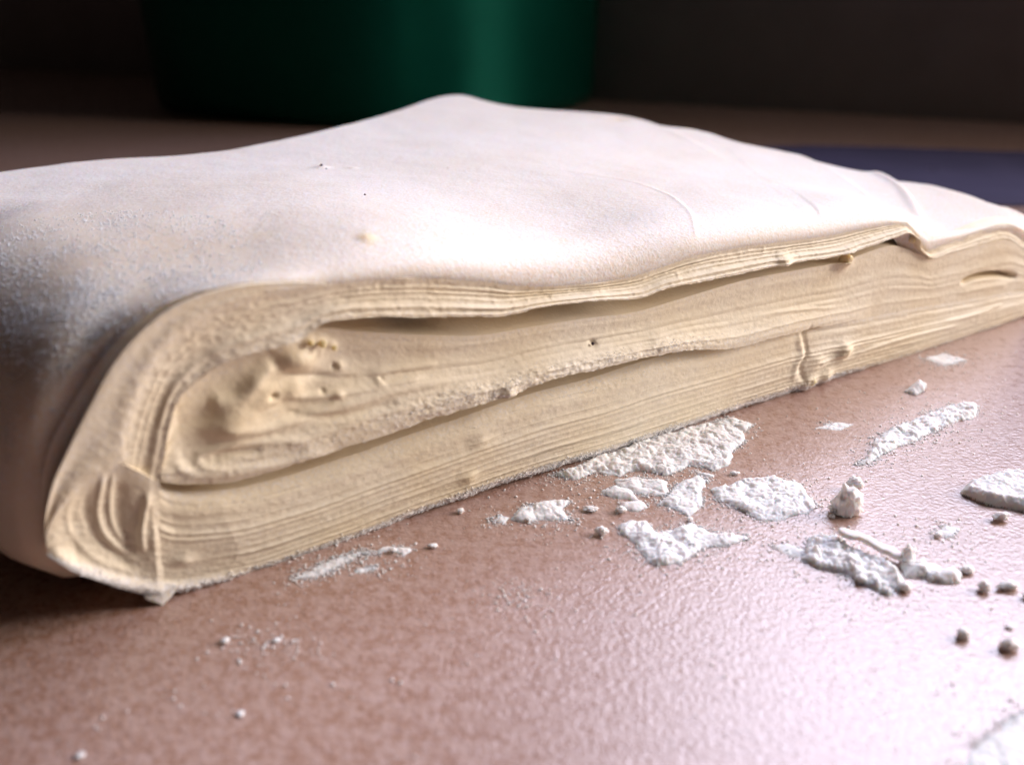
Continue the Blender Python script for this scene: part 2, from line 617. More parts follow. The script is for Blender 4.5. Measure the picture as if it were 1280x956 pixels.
def seam_height(x, y):
    h = np.zeros(x.shape)
    for P_, step, wdt, f0, f1 in SEAMS:
        lo, hi = P_.min(0) - 2.5, P_.max(0) + 2.5
        m = (x > lo[0]) & (x < hi[0]) & (y > lo[1]) & (y < hi[1])
        if not m.any():
            continue
        d, sd, fr = poly_dist(x[m], y[m], P_)
        sd = d * sd                           # negative: nearer, left side of the line (drawn back to front)
        up = sstep(wdt, -wdt * 0.4, sd)       # 1 on the upper sheet
        taper = np.exp(-np.maximum(-sd, 0) / 1.6) * np.exp(-np.maximum(sd, 0) / 2.0)
        env = sstep(0, f0 + 1e-3, fr) * (1 - sstep(1 - f1 - 1e-3, 1, fr) if f1 else 1)
        h[m] += env * step * (up - 0.5) * taper * 1.0 + env * step * 0.25 * np.exp(-((sd + wdt) / (wdt * 1.2))**2)
    return h


def skin_relief(x, y):
    h = 0.035 * fbm(x / 3.2, y / 3.2, seed=5, octaves=3) + 0.010 * fbm(x / 0.7, y / 0.7, seed=9, octaves=3)
    h += 0.0018 * fbm(x / 0.12, y / 0.12, seed=11, octaves=2)
    for px, py, z, r, a in [(402, 211, 4.45, 0.30, 0.05), (440, 213, 4.4, 0.2, 0.03), (460, 318, 4.5, 0.25, 0.03), (773, 150, 4.1, 0.4, -0.03)]:
        bx, by = ground(px, py, z)
        h += a * np.exp(-((x - bx)**2 + (y - by)**2) / (r * 0.5)**2)
    return h


def skin_z(x, y, d, za, r):
    u = np.clip(d / r, 0, 1)
    z = ztop(x, y)
    up = z - za
    roll = np.clip(1 - (1 - u)**2.35, 0, 1)**(1 / 2.35)
    return za + up * roll + (seam_height(x, y) + skin_relief(x, y)) * sstep(0.0, 0.5, u)


cin = np.array(ground(560, 215, 4.3))                     # where the rings close up
ring = np.concatenate([[0, 0.0006, 0.002, 0.004], np.cumsum(np.linspace(0.0028, 0.0065, 60)) + 0.004])
ring = np.concatenate([ring, ring[-1] + (0.998 - ring[-1]) * (np.arange(1, 150) / 149.0)])
nr = len(ring)
PX = OUT[:, 0][None] * (1 - ring[:, None]) + cin[0] * ring[:, None]
PY = OUT[:, 1][None] * (1 - ring[:, None]) + cin[1] * ring[:, None]
# distance from the outline, edge height and radius of the nearest piece of outline
Dm = np.full(PX.shape, 9.0)
Za = np.ones(PX.shape)
Rr = np.ones(PX.shape)
LO = np.concatenate([[0], np.cumsum(np.hypot(*np.diff(OUT, axis=0).T))])
for i in range(nr):
    reach = np.hypot(OUT[:, 0] - cin[0], OUT[:, 1] - cin[1]) * ring[i]
    if ring[i] > 0.45:
        continue
    if ring[i] < 0.006:
        Dm[i] = reach * 0.8
        Za[i], Rr[i] = za_o, r_o
        continue
    x, y = PX[i], PY[i]
    best, bl_ = np.full(no, 1e9), np.zeros(no)
    d2 = (x[:, None] - OUT[None, ::8, 0])**2 + (y[:, None] - OUT[None, ::8, 1])**2
    k0 = np.argmin(d2, 1) * 8
    for dk in range(-8, 9):
        k1 = (k0 + dk) % no
        k2 = (k1 + 1) % no
        ex, ey = OUT[k2, 0] - OUT[k1, 0], OUT[k2, 1] - OUT[k1, 1]
        t = np.clip(((x - OUT[k1, 0]) * ex + (y - OUT[k1, 1]) * ey) / (ex * ex + ey * ey + 1e-12), 0, 1)
        d = np.hypot(x - OUT[k1, 0] - t * ex, y - OUT[k1, 1] - t * ey)
        m = d < best
        best = np.where(m, d, best)
        bl_ = np.where(m, LO[k1] + t * np.hypot(ex, ey), bl_)
    f = sstep(0.006, 0.03, ring[i])
    Dm[i] = best
    Za[i] = (1 - f) * za_o + f * np.interp(bl_, LO, za_o)
    Rr[i] = (1 - f) * r_o + f * np.interp(bl_, LO, r_o)


def blur_ring(a, sig):
    """gaussian along the ring, the width in samples growing with sig"""
    k = int(3 * sig)
    if k < 1:
        return a
    w_ = np.exp(-0.5 * (np.arange(-k, k + 1) / sig)**2)
    return np.convolve(np.concatenate([a[-k:], a, a[:k]]), w_ / w_.sum(), 'valid')


wl_ = np.zeros(no)
wl_[:nf] = sstep(2.8, 0.6, sw) * sstep(-8.5, -6.5, sw)


for i in range(nr):
    if 0.006 <= ring[i] <= 0.45:
        sg = min(28.0, 2 + 420 * (ring[i] - 0.006))
        s2 = min(30.0, 2 + 320 * (ring[i] - 0.006))
        Dm[i], Za[i], Rr[i] = [blur_ring(a, sg) * (1 - wl_) + blur_ring(a, s2) * wl_ for a in (Dm[i], Za[i], Rr[i])]
PZ = skin_z(PX, PY, Dm, Za, Rr)
# skirt: tucks under the edge towards the table, out of sight behind the cut side
skirts = []
in_front = np.zeros(no)
in_front[:nf] = sstep(S_L - 0.5, S_L - 0.02, sw)
ux, uy = cin[0] - OUT[:, 0], cin[1] - OUT[:, 1]
ul = np.hypot(ux, uy)
for k, (dz, di) in enumerate([(1.0, 1.9), (0.9, 1.1), (0.65, 0.5), (0.3, 0.12)]):
    z = in_front * (za_o - 0.35 * dz) + (1 - in_front) * za_o * (1 - dz)
    inset = in_front * 0.25 * dz + (1 - in_front) * di
    skirts.append(np.c_[OUT[:, 0] + ux / ul * inset, OUT[:, 1] + uy / ul * inset, z])
skin_co = np.concatenate(skirts + [np.stack([PX, PY, PZ], -1).reshape(-1, 3)])
# flour mask of the skin: lower on the left shoulder and towards the bottom
sx_, sy_, sz_ = skin_co.T


def project(x, y, z):
    dep = y * CP + (H - z) * SP
    up = y * SP - (H - z) * CP
    return CX + F * x / dep, CY - F * up / dep


shc = wall_xy(-3.0, -1.2)
fl = 0.74 + 0.16 * fbm(sx_ / 2.5, sy_ / 2.5, sz_ / 2.5, seed=21, octaves=3)
dsh = np.sqrt(((sx_ - shc[0]) / 3.2)**2 + ((sy_ - shc[1]) / 3.2)**2 + ((sz_ - 4.0) / 1.8)**2)
fl = fl - 0.15 + -0.38 * np.exp(-(dsh / 1.1)**2)
fl *= sstep(0.6, 3.6, sz_)
bt_ = np.zeros(len(sx_))
for px_, py_, zz_, r_, a_ in [(460, 318, 4.5, 0.16, 0.9), (775, 150, 4.1, 0.35, 0.5), (330, 300, 4.7, 0.2, 0.3), (705, 300, 4.2, 0.2, 0.3)]:
    bx, by = ground(px_, py_, zz_)
    bt_ += a_ * np.exp(-((sx_ - bx)**2 + (sy_ - by)**2) / r_**2 * (1 + 0.5 * fbm(sx_ / 0.15, sy_ / 0.15, seed=3)))
fl = np.clip(fl, 0, 1) * (1 - 0.8 * np.clip(bt_, 0, 1))
skin = mesh_obj('outer_skin', skin_co, grid_quads(nr + 4, no, wrap=True), M_DOUGH, block,
                {'flour': np.clip(fl, 0, 1), 'butter': bt_})
tag(skin, 'smooth floured outer sheet over the top and the rounded left end')

# --- relief features on the cut side, drawn in pixels: lumps (px, py, radius cm, height cm, butter)
LUMPS = [(300, 520, 0.34, 0.17, 0.5), (282, 532, 0.22, 0.07, 0.3), (341, 492, 0.26, 0.15, 0.5), (322, 478, 0.25, 0.08, 0.2),
         (366, 450, 0.26, 0.17, 0.45), (385, 455, 0.22, 0.12, 0.3), (372, 488, 0.14, 0.08, 0.3), (430, 462, 0.07, 0.05, 0.3),
         (404, 432, 0.09, 0.08, 0.6), (420, 436, 0.06, 0.05, 0.5), (390, 428, 0.08, 0.06, 0.5), (478, 478, 0.07, 0.05, 0.2),
         (425, 495, 0.06, 0.05, 0.3), (343, 497, 0.05, -0.09, 0), (424, 463, 0.035, -0.06, 0), (407, 493, 0.035, -0.05, 0),
         (480, 476, 0.035, -0.05, 0), (742, 430, 0.06, -0.06, 0), (243, 575, 0.25, -0.05, 0),
         (975, 325, 0.13, 0.10, 0.9), (1055, 325, 0.17, 0.20, 1.0), (1052, 438, 0.17, 0.16, 0.9), (1018, 452, 0.2, 0.06, 0.3),
         (630, 487, 0.13, 0.08, 0.5), (585, 596, 0.13, 0.05, 0.6), (600, 548, 0.15, 0.04, 0.0), (1140, 300, 0.12, 0.10, 0.4),
         (1008, 478, 0.22, 0.12, 0.4), (1030, 470, 0.16, 0.10, 0.4), (820, 425, 0.2, 0.03, 0), (745, 350, 0.2, 0.03, 0),
         (230, 700, 0.12, 0.05, 0.1), (395, 345, 0.2, 0.02, 0.3), (505, 352, 0.12, 0.02, 0.3)]
RIDGES = [([(131, 588), (126, 620), (124, 648), (130, 668), (146, 686), (166, 700)], 0.04, 0.035),
          ([(116, 610), (108, 630), (110, 655), (120, 675), (145, 698), (170, 712)], 0.06, -0.025),
          ([(150, 600), (150, 640), (156, 668), (172, 690)], 0.09, -0.03),
          ([(100, 610), (88, 632), (86, 655), (98, 682), (130, 706), (180, 722)], 0.05, 0.02),
          ([(142, 590), (139, 630), (143, 660), (158, 684)], 0.035, 0.03),
          ([(186, 612), (181, 640), (177, 668), (181, 695)], 0.045, 0.045),
          ([(60, 672), (72, 694), (110, 716), (160, 730), (205, 737), (250, 730), (320, 712)], 0.09, 0.06),
          ([(1011, 400), (1004, 420), (1006, 440), (999, 458), (1004, 480)], 0.08, -0.05),
          ([(1004, 404), (999, 425), (1000, 442), (992, 460), (990, 480)], 0.10, 0.035),
          ([(1065, 442), (1100, 430), (1150, 416), (1200, 404)], 0.04, 0.05),
          ([(1020, 455), (1050, 440)], 0.05, 0.04),
          ([(1175, 402), (1215, 392), (1255, 378)], 0.05, 0.04),
          ([(1200, 354), (1222, 346), (1250, 343), (1272, 346)], 0.06, -0.40),
          ([(1195, 366), (1225, 360), (1262, 356)], 0.09, 0.02),
          ([(400, 548), (340, 551), (300, 556), (262, 566), (247, 574), (252, 583), (290, 585), (350, 573)], 0.06, 0.035),
          ([(330, 562), (280, 568), (262, 576)], 0.06, -0.03),
          ([(222, 560), (222, 580), (240, 592), (300, 590), (360, 575), (420, 557)], 0.08, 0.04),
          ([(232, 545), (270, 540), (330, 537), (420, 512), (500, 487), (580, 468)], 0.08, 0.04),
          ([(260, 508), (300, 500), (330, 470), (350, 455)], 0.12, 0.08),
          ([(350, 500), (400, 498), (460, 488), (540, 470)], 0.06, 0.05),
          ([(350, 520), (420, 520), (500, 500)], 0.06, -0.04),
          ([(400, 478), (470, 470), (560, 455)], 0.05, 0.03),
          ([(350, 470), (430, 476), (480, 466)], 0.05, -0.04),
          ([(905, 402), (950, 392), (1000, 386), (1050, 383)], 0.04, 0.02)]
LUMP_SZ = [(face(a, b)[0], r, h, bu) for a, b, r, h, bu in LUMPS]
RIDGE_SZ = [(smooth_curve(face(*np.array(p, float).T), 24), w_, a) for p, w_, a in RIDGES]


def features(s, z):
    h, bt = np.zeros(s.shape), np.zeros(s.shape)
    for (c, r, a, bu) in LUMP_SZ:
        wob = 1 + 0.35 * 0.4 * fbm(s * 3.0, z * 4.5, seed=77, octaves=2)
        g = np.exp(-(((s - c[0]) / 1.25)**2 + (z - c[1])**2) / (r * r) * wob)
        h += a * g * 1.0
        bt += bu * g * 0.7
    for P_, wd_, a in RIDGE_SZ:
        lo, hi = P_.min(0) - 0.5, P_.max(0) + 0.5
        m = (s > lo[0]) & (s < hi[0]) & (z > lo[1]) & (z < hi[1])
        if m.any():
            d, _, fr = poly_dist(s[m], z[m], P_)
            h[m] += a * np.exp(-(d / wd_)**2) * sstep(0, 0.15, fr) * sstep(1.0, 0.85, fr)
    return h, np.clip(bt, 0, 1)


def fold(name, knots, nlay, seed, amp, offset, inner_up, inner_dn, flour_fn, label, rough=1.0, crisp=None,
         spacing=0.022, rows_per=9, lip=None, first=0.0, power=None, up_rise=0.5, round_fn=lambda t, px: 0.0):
    """a folded stack of dough layers: a swept band on the cut side split into its layers.
    inner_up / inner_dn: how far (cm) its top and underside run back into the gaps, per column."""
    U_ = face(*np.array([k[0] for k in knots], float).T)
    L_ = face(*np.array([k[1] for k in knots], float).T)
    both = np.c_[U_, L_]
    tot = np.sum(np.linalg.norm(np.diff((U_ + L_) / 2, axis=0), axis=1))
    nc = int(tot / spacing)
    cur = smooth_curve(both, nc)
    px = smooth_curve(np.array([(*k[0], *k[1]) for k in knots], float), nc)[:, 0]
    px = np.interp(np.arange(nc), np.arange(nc), px)
    up, lo = cur[:, :2], cur[:, 2:]
    rs = np.random.RandomState(seed)
    edges = np.linspace(0, 1, nlay + 1)
    edges[1:-1] += rs.uniform(-0.28, 0.28, nlay - 1) / nlay
    part_rows = []                                           # t of every row, layer by layer
    for i in range(nlay):
        part_rows.append(np.linspace(edges[i], edges[i + 1], rows_per + 1))
    sc = up[:, 0]
    results = []
    for i in range(nlay):
        t = part_rows[i][:, None]
        f = np.linspace(0, 1, rows_per + 1)[:, None]
        # layers wander a little up and down along their length
        def wander(e, k):
            return 0 if k in (0, nlay) else 0.18 / nlay * fbm(sc / 1.3, k * 3.7, seed=seed + 3, octaves=4)
        tt = t + (1 - f) * wander(edges[i], i) + f * wander(edges[i + 1], i + 1)
        s = up[None, :, 0] * (1 - tt) + lo[None, :, 0] * tt
        z = up[None, :, 1] * (1 - tt) + lo[None, :, 1] * tt
        hgt = np.abs(up[:, 1] - lo[:, 1])[None] / nlay
        a_i = amp * rs.uniform(0.5, 1.25) * (crisp(i / max(1, nlay - 1), px) if crisp else 1)
        a_i = np.minimum(a_i, hgt * 0.55)
        var = 0.62 + 0.5 * fbm(sc / 0.9, i * 5.1, seed=seed + 40, octaves=3)
        # rounded lamella with its lower lip proud
        pw = power(i / max(1, nlay - 1)) if power else 0.8
        soft = np.sin(np.pi * f)**2
        c_f = 0.5 + 0.12 * fbm(sc / 0.5, i * 4.4, seed=seed + 70, octaves=2)
        prof = soft if pw > 1.2 else 0.35 * soft + 0.8 * np.exp(-((f - c_f[None]) / 0.2)**2)
        o = offset(tt, px[None, :]) + a_i * var * (prof - 0.5)
        stp = rs.uniform(-0.012, 0.012) * (1 if 0 < i < nlay - 1 else 0.3)
        o = o + stp * np.sin(np.pi * f) * (1 + fbm(sc / 0.6, i * 9.0, seed=seed + 60))
        rr = rough(tt, px[None, :]) if callable(rough) else rough
        o = o + rr * (0.013 * fbm(s / 0.35, z / 0.10, seed=seed + 7, octaves=3)
                      + 0.009 * fbm(s / 0.07, z / 0.05, seed=seed + 8, octaves=3))
        o = o - setback(s) * round_fn(tt, px[None, :])
        h, bt = features(s, z)
        edge = sstep(0, 0.18, tt) if first == 0 else 1.0
        if i == 0 and first == 0:
            o = o * sstep(0.0, 0.8, f) + offset(tt, px[None, :]) * (1 - sstep(0, 0.8, f))
        o = o + h
        if i == nlay - 1 and lip is not None:
            jag = lip * (0.6 * fbm(sc / 0.12, 1.0, seed=seed + 90, octaves=3) + 0.8 * fbm(sc / 0.5, 2.0, seed=seed + 91))
            z = z + jag[None] * f**3 * np.interp(px, [1140, 1160], [1, 0.1])
        results.append((s, z, o, bt, tt))
    # parts: the fold's body (its surfaces inside the gaps) and its layers
    def to_xyz(s, z, o):
        x, y = wall_xy(s, o)
        return np.stack([x, y, z], -1)
    s0, z0, o0 = [results[0][k][0] for k in range(3)]
    s1, z1, o1 = [results[-1][k][-1] for k in range(3)]
    bodies = []
    iu, idn = inner_up(px), inner_dn(px)
    q = np.linspace(0, 1, 12)[:, None]
    zz = z0[None] + (up_rise(s0) if callable(up_rise) else up_rise * np.minimum(iu, 1.0))[None] * q**1.9 + 0.01 * fbm(s0[None] / 0.3, q * 4, seed=seed + 5)* q
    bodies.append(to_xyz(s0[None] + 0 * q, zz, o0[None] - iu[None] * q)[::-1])
    q2 = np.linspace(0, 1, 10)[:, None]
    zz = z1[None] + 0.06 * np.minimum(idn, 1)[None] * np.sin(q2 * np.pi * 0.5) + 0.008 * fbm(s1[None] / 0.25, q2 * 5, seed=seed + 6) * q2
    bodies.append(to_xyz(s1[None] + 0 * q2, zz, o1[None] - idn[None] * q2))
    co = np.concatenate([b.reshape(-1, 3) for b in bodies])
    q_a = grid_quads(12, nc)
    q_b = grid_quads(10, nc) + 12 * nc
    body = mesh_obj(name, co, np.concatenate([q_a, q_b]), M_CUT, block,
                    {'flour': np.full(len(co), 0.12), 'butter': np.zeros(len(co))})
    body['label'] = label
    for i, (s, z, o, bt, tt) in enumerate(results):
        xyz = to_xyz(s, z, o)
        flr = flour_fn(tt, px[None, :], s, z)
        mesh_obj('layer', xyz.reshape(-1, 3), grid_quads(xyz.shape[0], nc), M_CUT, body,
                 {'flour': np.clip(flr, 0, 1) + 0 * s, 'butter': bt})
    return [(to_xyz(s, z, o), tt, px) for (s, z, o, bt, tt) in results]


def lerp_px(xs, vs):
    return lambda px: np.interp(px, xs, vs)


# top fold: from the outer sheet down to the open lip
gap1 = lerp_px([195, 206, 225, 320, 345, 372, 395, 430, 900, 1035, 1050, 1070, 1100, 1132, 1142, 1195, 1210, 1262, 1272],
               [0.3, 0.7, 0.9, 0.8, 0.25, 0.25, 0.9, 1.3, 1.2, 0.9, 0.3, 0.3, 0.7, 0.6, 0.08, 0.08, 0.35, 0.35, 0.08])


def off_top(t, px):
    lipo = lerp_px([190, 210, 400, 600, 900, 1035, 1100, 1150, 1200, 1290], [0.0, 0.05, 0.12, 0.14, 0.14, 0.12, 0.08, 0.0, 0.0, 0.0])(px)
    return lipo * sstep(0.1, 1.0, t) - 0.05 * np.sin(np.pi * t)


F_TOP = fold('top_fold', TOP, 6, 101, 0.042, off_top, lambda p: 0 * p + 0.25, gap1,
     lambda t, px, s, z: 0.10 + 0.22 * sstep(0.7, 1.0, t) + 0.07 * fbm(s / 0.5, z / 0.1, seed=31) + 0.2 * sstep(0.3, 0.0, t),
     'thin layers of dough under the outer sheet, their lower lip lifted over a gap', lip=0.022,
     crisp=lambda i, px: np.interp(px, [150, 300, 420, 1130, 1160, 1300], [0.08, 0.45, 1.1, 1.0, 0.15, 0.10]) * np.interp(i, [0, 0.3, 1], [0.2, 0.9, 1.1]))

# middle fold: hollow with butter lumps on the left, thick crumbly lower lip
gap2 = lerp_px([195, 215, 300, 850, 900, 925, 1290], [0.35, 0.8, 1.2, 1.0, 0.5, 0.15, 0.12])


def off_mid(t, px):
    hollow = lerp_px([200, 215, 260, 330, 390, 450, 700, 900, 1290], [0.0, -0.16, -0.24, -0.20, -0.12, -0.10, -0.06, -0.02, 0.0])(px)
    lipo = lerp_px([200, 260, 400, 620, 800, 905, 960, 1290], [0.0, 0.08, 0.17, 0.19, 0.17, 0.08, 0.0, 0.0])(px)
    return hollow * (1 - sstep(0.25, 0.9, t)) + lipo * sstep(0.45, 0.95, t)


def seal(above, below):
    a = face(*np.array([k[1] for k in above], float).T)
    b = face(*np.array([k[0] for k in below], float).T)
    a, b = a[np.argsort(a[:, 0])], b[np.argsort(b[:, 0])]
    return lambda s: np.clip(np.interp(s, a[:, 0], a[:, 1]) - np.interp(s, b[:, 0], b[:, 1]), 0, 0.55) + 0.10


F_MID = fold('middle_fold', MID, 9, 202, 0.015, off_mid,
     lerp_px([200, 240, 400, 1000, 1060, 1100, 1130, 1150, 1200, 1212, 1265, 1275], [0.6, 0.6, 0.9, 0.9, 0.3, 0.6, 0.6, 0.08, 0.08, 0.08, 0.08, 0.08]),
     gap2,
     lambda t, px, s, z: 0.10 + 0.16 * sstep(0.2, 0.0, t) + (0.22 * sstep(0.72, 0.9, t)) * np.interp(px, [200, 380, 640, 920, 960], [0.5, 1.2, 0.9, 0.6, 0.1])
     + 0.06 * fbm(s / 0.4, z / 0.08, seed=32),
     'middle stack of soft layers with lumps of butter in the hollow at its left end', lip=0.03, up_rise=seal(TOP, MID), power=lambda i: 1.9 if i < 0.72 else 0.9,
     rough=lambda t, px: 0.5 + 1.5 * sstep(0.66, 0.85, t) * np.interp(px, [300, 380, 640, 700, 800], [0.3, 1, 0.9, 0.25, 0.0]),
     crisp=lambda i, px: np.interp(i, [0, 0.7, 0.8, 1], [0.55, 0.75, 1.4, 1.4]) * np.interp(px, [200, 330, 450, 900, 960, 1290], [0.3, 0.5, 0.8, 0.7, 0.2, 0.05]))


# bottom fold
def off_bot(t, px):
    top_in = lerp_px([195, 230, 850, 920, 1290], [0.02, -0.05, -0.06, 0.0, 0.0])(px)
    roll_ = -0.16 * np.clip(1 - t / 0.14, 0, 1)**2 * lerp_px([200, 850, 910], [1, 1, 0])(px)
    roll_ = roll_ + lerp_px([205, 236], [-0.07, 0.0])(px) * sstep(0.0, 0.12, t) * (1 - sstep(0.85, 1.0, t))
    return roll_ + 0.5 * top_in * (1 - sstep(0, 0.35, t)) + 0.05 * np.sin(np.pi * t) - 0.05 * sstep(0.9, 1.0, t)


F_BOT = fold('bottom_fold', BOT, 14, 303, 0.023, off_bot, lerp_px([195, 230, 850, 915, 930], [0.5, 1.0, 1.0, 0.5, 0.15]),
     lambda p: 0 * p + 0.9,
     lambda t, px, s, z: 0.12 + 0.25 * sstep(0.18, 0.0, t) + 0.85 * sstep(0.84, 0.98, t) * np.interp(px, [200, 900, 960, 1290], [1, 1, 0.4, 0.4])
     + 0.06 * fbm(s / 0.4, z / 0.07, seed=33),
     'bottom stack of many thin layers with a floury lower edge', lip=0.035, up_rise=seal(MID, BOT), power=lambda i: 1.8 if i < 0.35 else 1.0,
     rough=lambda t, px: 0.6 + 2.2 * sstep(0.88, 1.0, t) * np.interp(px, [200, 900, 960], [1, 1, 0.4]),
     crisp=lambda i, px: np.interp(i, [0, 0.3, 0.5, 1], [0.15, 0.35, 1.2, 1.3]) * np.interp(px, [200, 218, 250, 320, 1020, 1060, 1290], [0.0, 0.3, 0.9, 1.1, 1.1, 0.35, 0.12]))


# where the outer sheet rolls over the left end into the cut side
fold('sheet_edge', EDG, 1, 505, 0.0, lambda t, px: 0.05 * np.sin(np.pi * t) * np.interp(px, [60, 110, 160, 400], [0, 1, 1, 0]),
     lambda p: 0 * p + 0.05, lambda p: 0 * p + 0.05,
     lambda t, px, s, z: 0.30 + 0.2 * fbm(s / 0.4, z / 0.4, seed=35), 'soft edge of the outer sheet rolling over the left end', up_rise=0.02,
     round_fn=lambda t, px: np.clip(1 - t, 0, 1)**2, rough=0.6, rows_per=40, spacing=0.016)


# the turned corner
def off_cor(t, px):
    return -0.13 * np.sin(np.pi * t)**0.8 * np.interp(px, [57, 85, 135, 186, 207], [0, 1, 1, 0, 0.5])


F_COR = fold('corner_fold', COR, 3, 404, 0.006, off_cor, lambda p: 0 * p + 0.3, lambda p: 0 * p + 0.8,
     lambda t, px, s, z: 0.10 + 0.65 * sstep(0.8, 1.0, t) + 0.25 * sstep(0.2, 0, t) + 0.1 * fbm(s / 0.3, z / 0.3, seed=34),
     'cut ends of layers curling round the near corner', lip=0.02, up_rise=0.05, rows_per=34, spacing=0.014)

# the torn tip hanging from the near corner's lower edge
tp = face(np.array([188, 205, 222]), np.array([738, 757, 738]))
gx = np.linspace(-1, 1, 15)
gt = np.linspace(0, 1, 10)
tipv = []
for lay in (0, 1):
    for b_ in gt:
        for a_ in gx:
            wdt = (1 - b_)**0.7 * 0.24 + 0.012
            s_ = tp[1, 0] + a_ * wdt + 0.02 * float(vnoise(a_ * 3, b_ * 4, seed=6)) - 0.03 * b_
            z_ = 0.20 - b_ * 0.197 + 0.01 * float(vnoise(a_ * 5, b_ * 3, seed=8))
            o_ = (0.03 + 0.06 * b_) if lay == 0 else (-0.03 + 0.07 * b_)
            o_ += 0.02 * (1 - a_ * a_) * (1 if lay == 0 else 0)
            x_, y_ = wall_xy(s_, o_)
            tipv.append((float(x_), float(y_), max(0.002, z_)))
nv = len(gx) * len(gt)
tq = np.concatenate([grid_quads(len(gt), len(gx)), grid_quads(len(gt), len(gx), flip=True) + nv])
tip = mesh_obj('torn_tip', tipv, tq, M_DOUGH, block, {'flour': np.full(nv * 2, 0.55), 'butter': np.zeros(nv * 2)})

# butter crumbs stuck to the cut side
def ico():
    import bmesh
    bm = bmesh.new()
    bmesh.ops.create_icosphere(bm, subdivisions=4, radius=1.0)
    v = np.array([x.co[:] for x in bm.verts])
    f = np.array([[x.index for x in fc.verts] for fc in bm.faces])
    bm.free()
    return v, f


IV, IF = ico()


def lump_verts(c, r, seed, rough=0.35, freq=1.6, flat=1.0):
    v = IV.copy()
    k = 1 + rough * fbm(v[:, 0] * freq + seed * 7.1, v[:, 1] * freq, v[:, 2] * freq, seed=seed, octaves=4, gain=0.65)
    k = k - rough * 0.5 * np.abs(fbm(v[:, 0] * freq * 2, v[:, 1] * freq * 2 + seed, v[:, 2] * freq * 2, seed=seed + 1, octaves=3, gain=0.6))
    v = v * k[:, None] * np.array(r)
    v[:, 2] *= flat
    return v + np.array(c)


for i, (px, py, r) in enumerate([(1056, 324, 0.13), (975, 325, 0.09), (1052, 438, 0.12), (1010, 476, 0.13), (1029, 470, 0.10),
                                 (404, 431, 0.06), (390, 430, 0.05), (419, 436, 0.04), (1139, 300, 0.07), (585, 596, 0.05)]):
    s_, z_ = face(px, py)[0]
    x_, y_ = wall_xy(s_, 0.03 if i not in (5, 6, 7) else -0.04)
    b = mesh_obj('butter_lump', lump_verts((float(x_), float(y_), z_), (r * 1.1, r * 0.8, r), 50 + i), None, M_BUTTER, block, tris=IF)

M_SPECK = plain('dark_speck', (0.10, 0.08, 0.09), 0.8, 0.2)
for i, (px, py, z_, r) in enumerate([(457, 254, 4.55, 0.022), (402, 210, 4.47, 0.035), (408, 212, 4.47, 0.02)]):
    x_, y_ = ground(px, py, z_)
    x_ = np.array([x_])
    y_ = np.array([y_])
    zt = float(ztop(x_, y_)[0] + skin_relief(x_, y_)[0])
    mesh_obj('speck', lump_verts((float(x_[0]), float(y_[0]), zt), (r, r, r), 90 + i), None, M_SPECK, block, tris=IF)
s_, z_ = face(742, 430)[0]
x_, y_ = wall_xy(s_, -0.02)
mesh_obj('speck', lump_verts((float(x_), float(y_), z_), (0.03, 0.03, 0.03), 95), None, M_SPECK, block, tris=IF)

# flour grains on the skin (shoulder at the left) as tiny lumps
rs = np.random.RandomState(7)
top0 = 4 * no
gridP = skin_co[top0:].reshape(nr, no, 3)
OCT = np.array([(1, 0, 0), (-1, 0, 0), (0, 1, 0), (0, -1, 0), (0, 0, 1), (0, 0, -1)], float)
OCF = np.array([(0, 2, 4), (2, 1, 4), (1, 3, 4), (3, 0, 4), (2, 0, 5), (1, 2, 5), (3, 1, 5), (0, 3, 5)])


def grains(name, pts, sizes, mat, parent=None, origin=(0, 0, 0)):
    n = len(pts)
    a = rs.uniform(0, 2 * math.pi, n)
    jit = OCT[None] * rs.uniform(0.6, 1.3, (n, 6, 1)) * sizes[:, None, None]
    c, s = np.cos(a)[:, None], np.sin(a)[:, None]
    x = jit[..., 0] * c - jit[..., 1] * s
    y = jit[..., 0] * s + jit[..., 1] * c
    v = np.stack([x, y, jit[..., 2]], -1) + pts[:, None]
    f = OCF[None] + (np.arange(n) * 6)[:, None, None]
    return mesh_obj(name, v.reshape(-1, 3), None, mat, parent, tris=f.reshape(-1, 3), smooth=False)


cand_i = rs.randint(2, 120, 260000)
cand_j = rs.randint(0, nf + 300, 260000)
fi_, fj_ = rs.rand(260000, 1), rs.rand(260000, 1)
gp = (gridP[cand_i, cand_j] * (1 - fi_) + gridP[cand_i + 1, cand_j] * fi_) * (1 - fj_) + (gridP[cand_i, cand_j + 1] * (1 - fi_) + gridP[cand_i + 1, cand_j + 1] * fi_) * fj_
qx, qy = project(gp[:, 0], gp[:, 1], gp[:, 2])
dens = np.exp(-(((gp[:, 0] - shc[0]) / 2.8)**2 + ((gp[:, 1] - shc[1]) / 2.8)**2 + ((gp[:, 2] - 3.9) / 1.5)**2)) * 1.0
patch = 0.5 + 0.9 * fbm(gp[:, 0] / 0.5, gp[:, 1] / 0.5, gp[:, 2] / 0.5, seed=61, octaves=3)
area = 1.0
keep = rs.rand(len(gp)) < np.clip(np.where(dens > 0.16, dens, 0) * patch * 1.4, 0, 1)
gp = gp[keep][:24000]
gr = grains('flour_dusting', gp, rs.uniform(0.0065, 0.0145, len(gp)) * rs.choice([1, 1, 1.5], len(gp)), M_FLOUR, block)
gr['kind'] = 'stuff'

# ------------------------------------------------------------------ flour on the counter


PATCH_EDGES = []


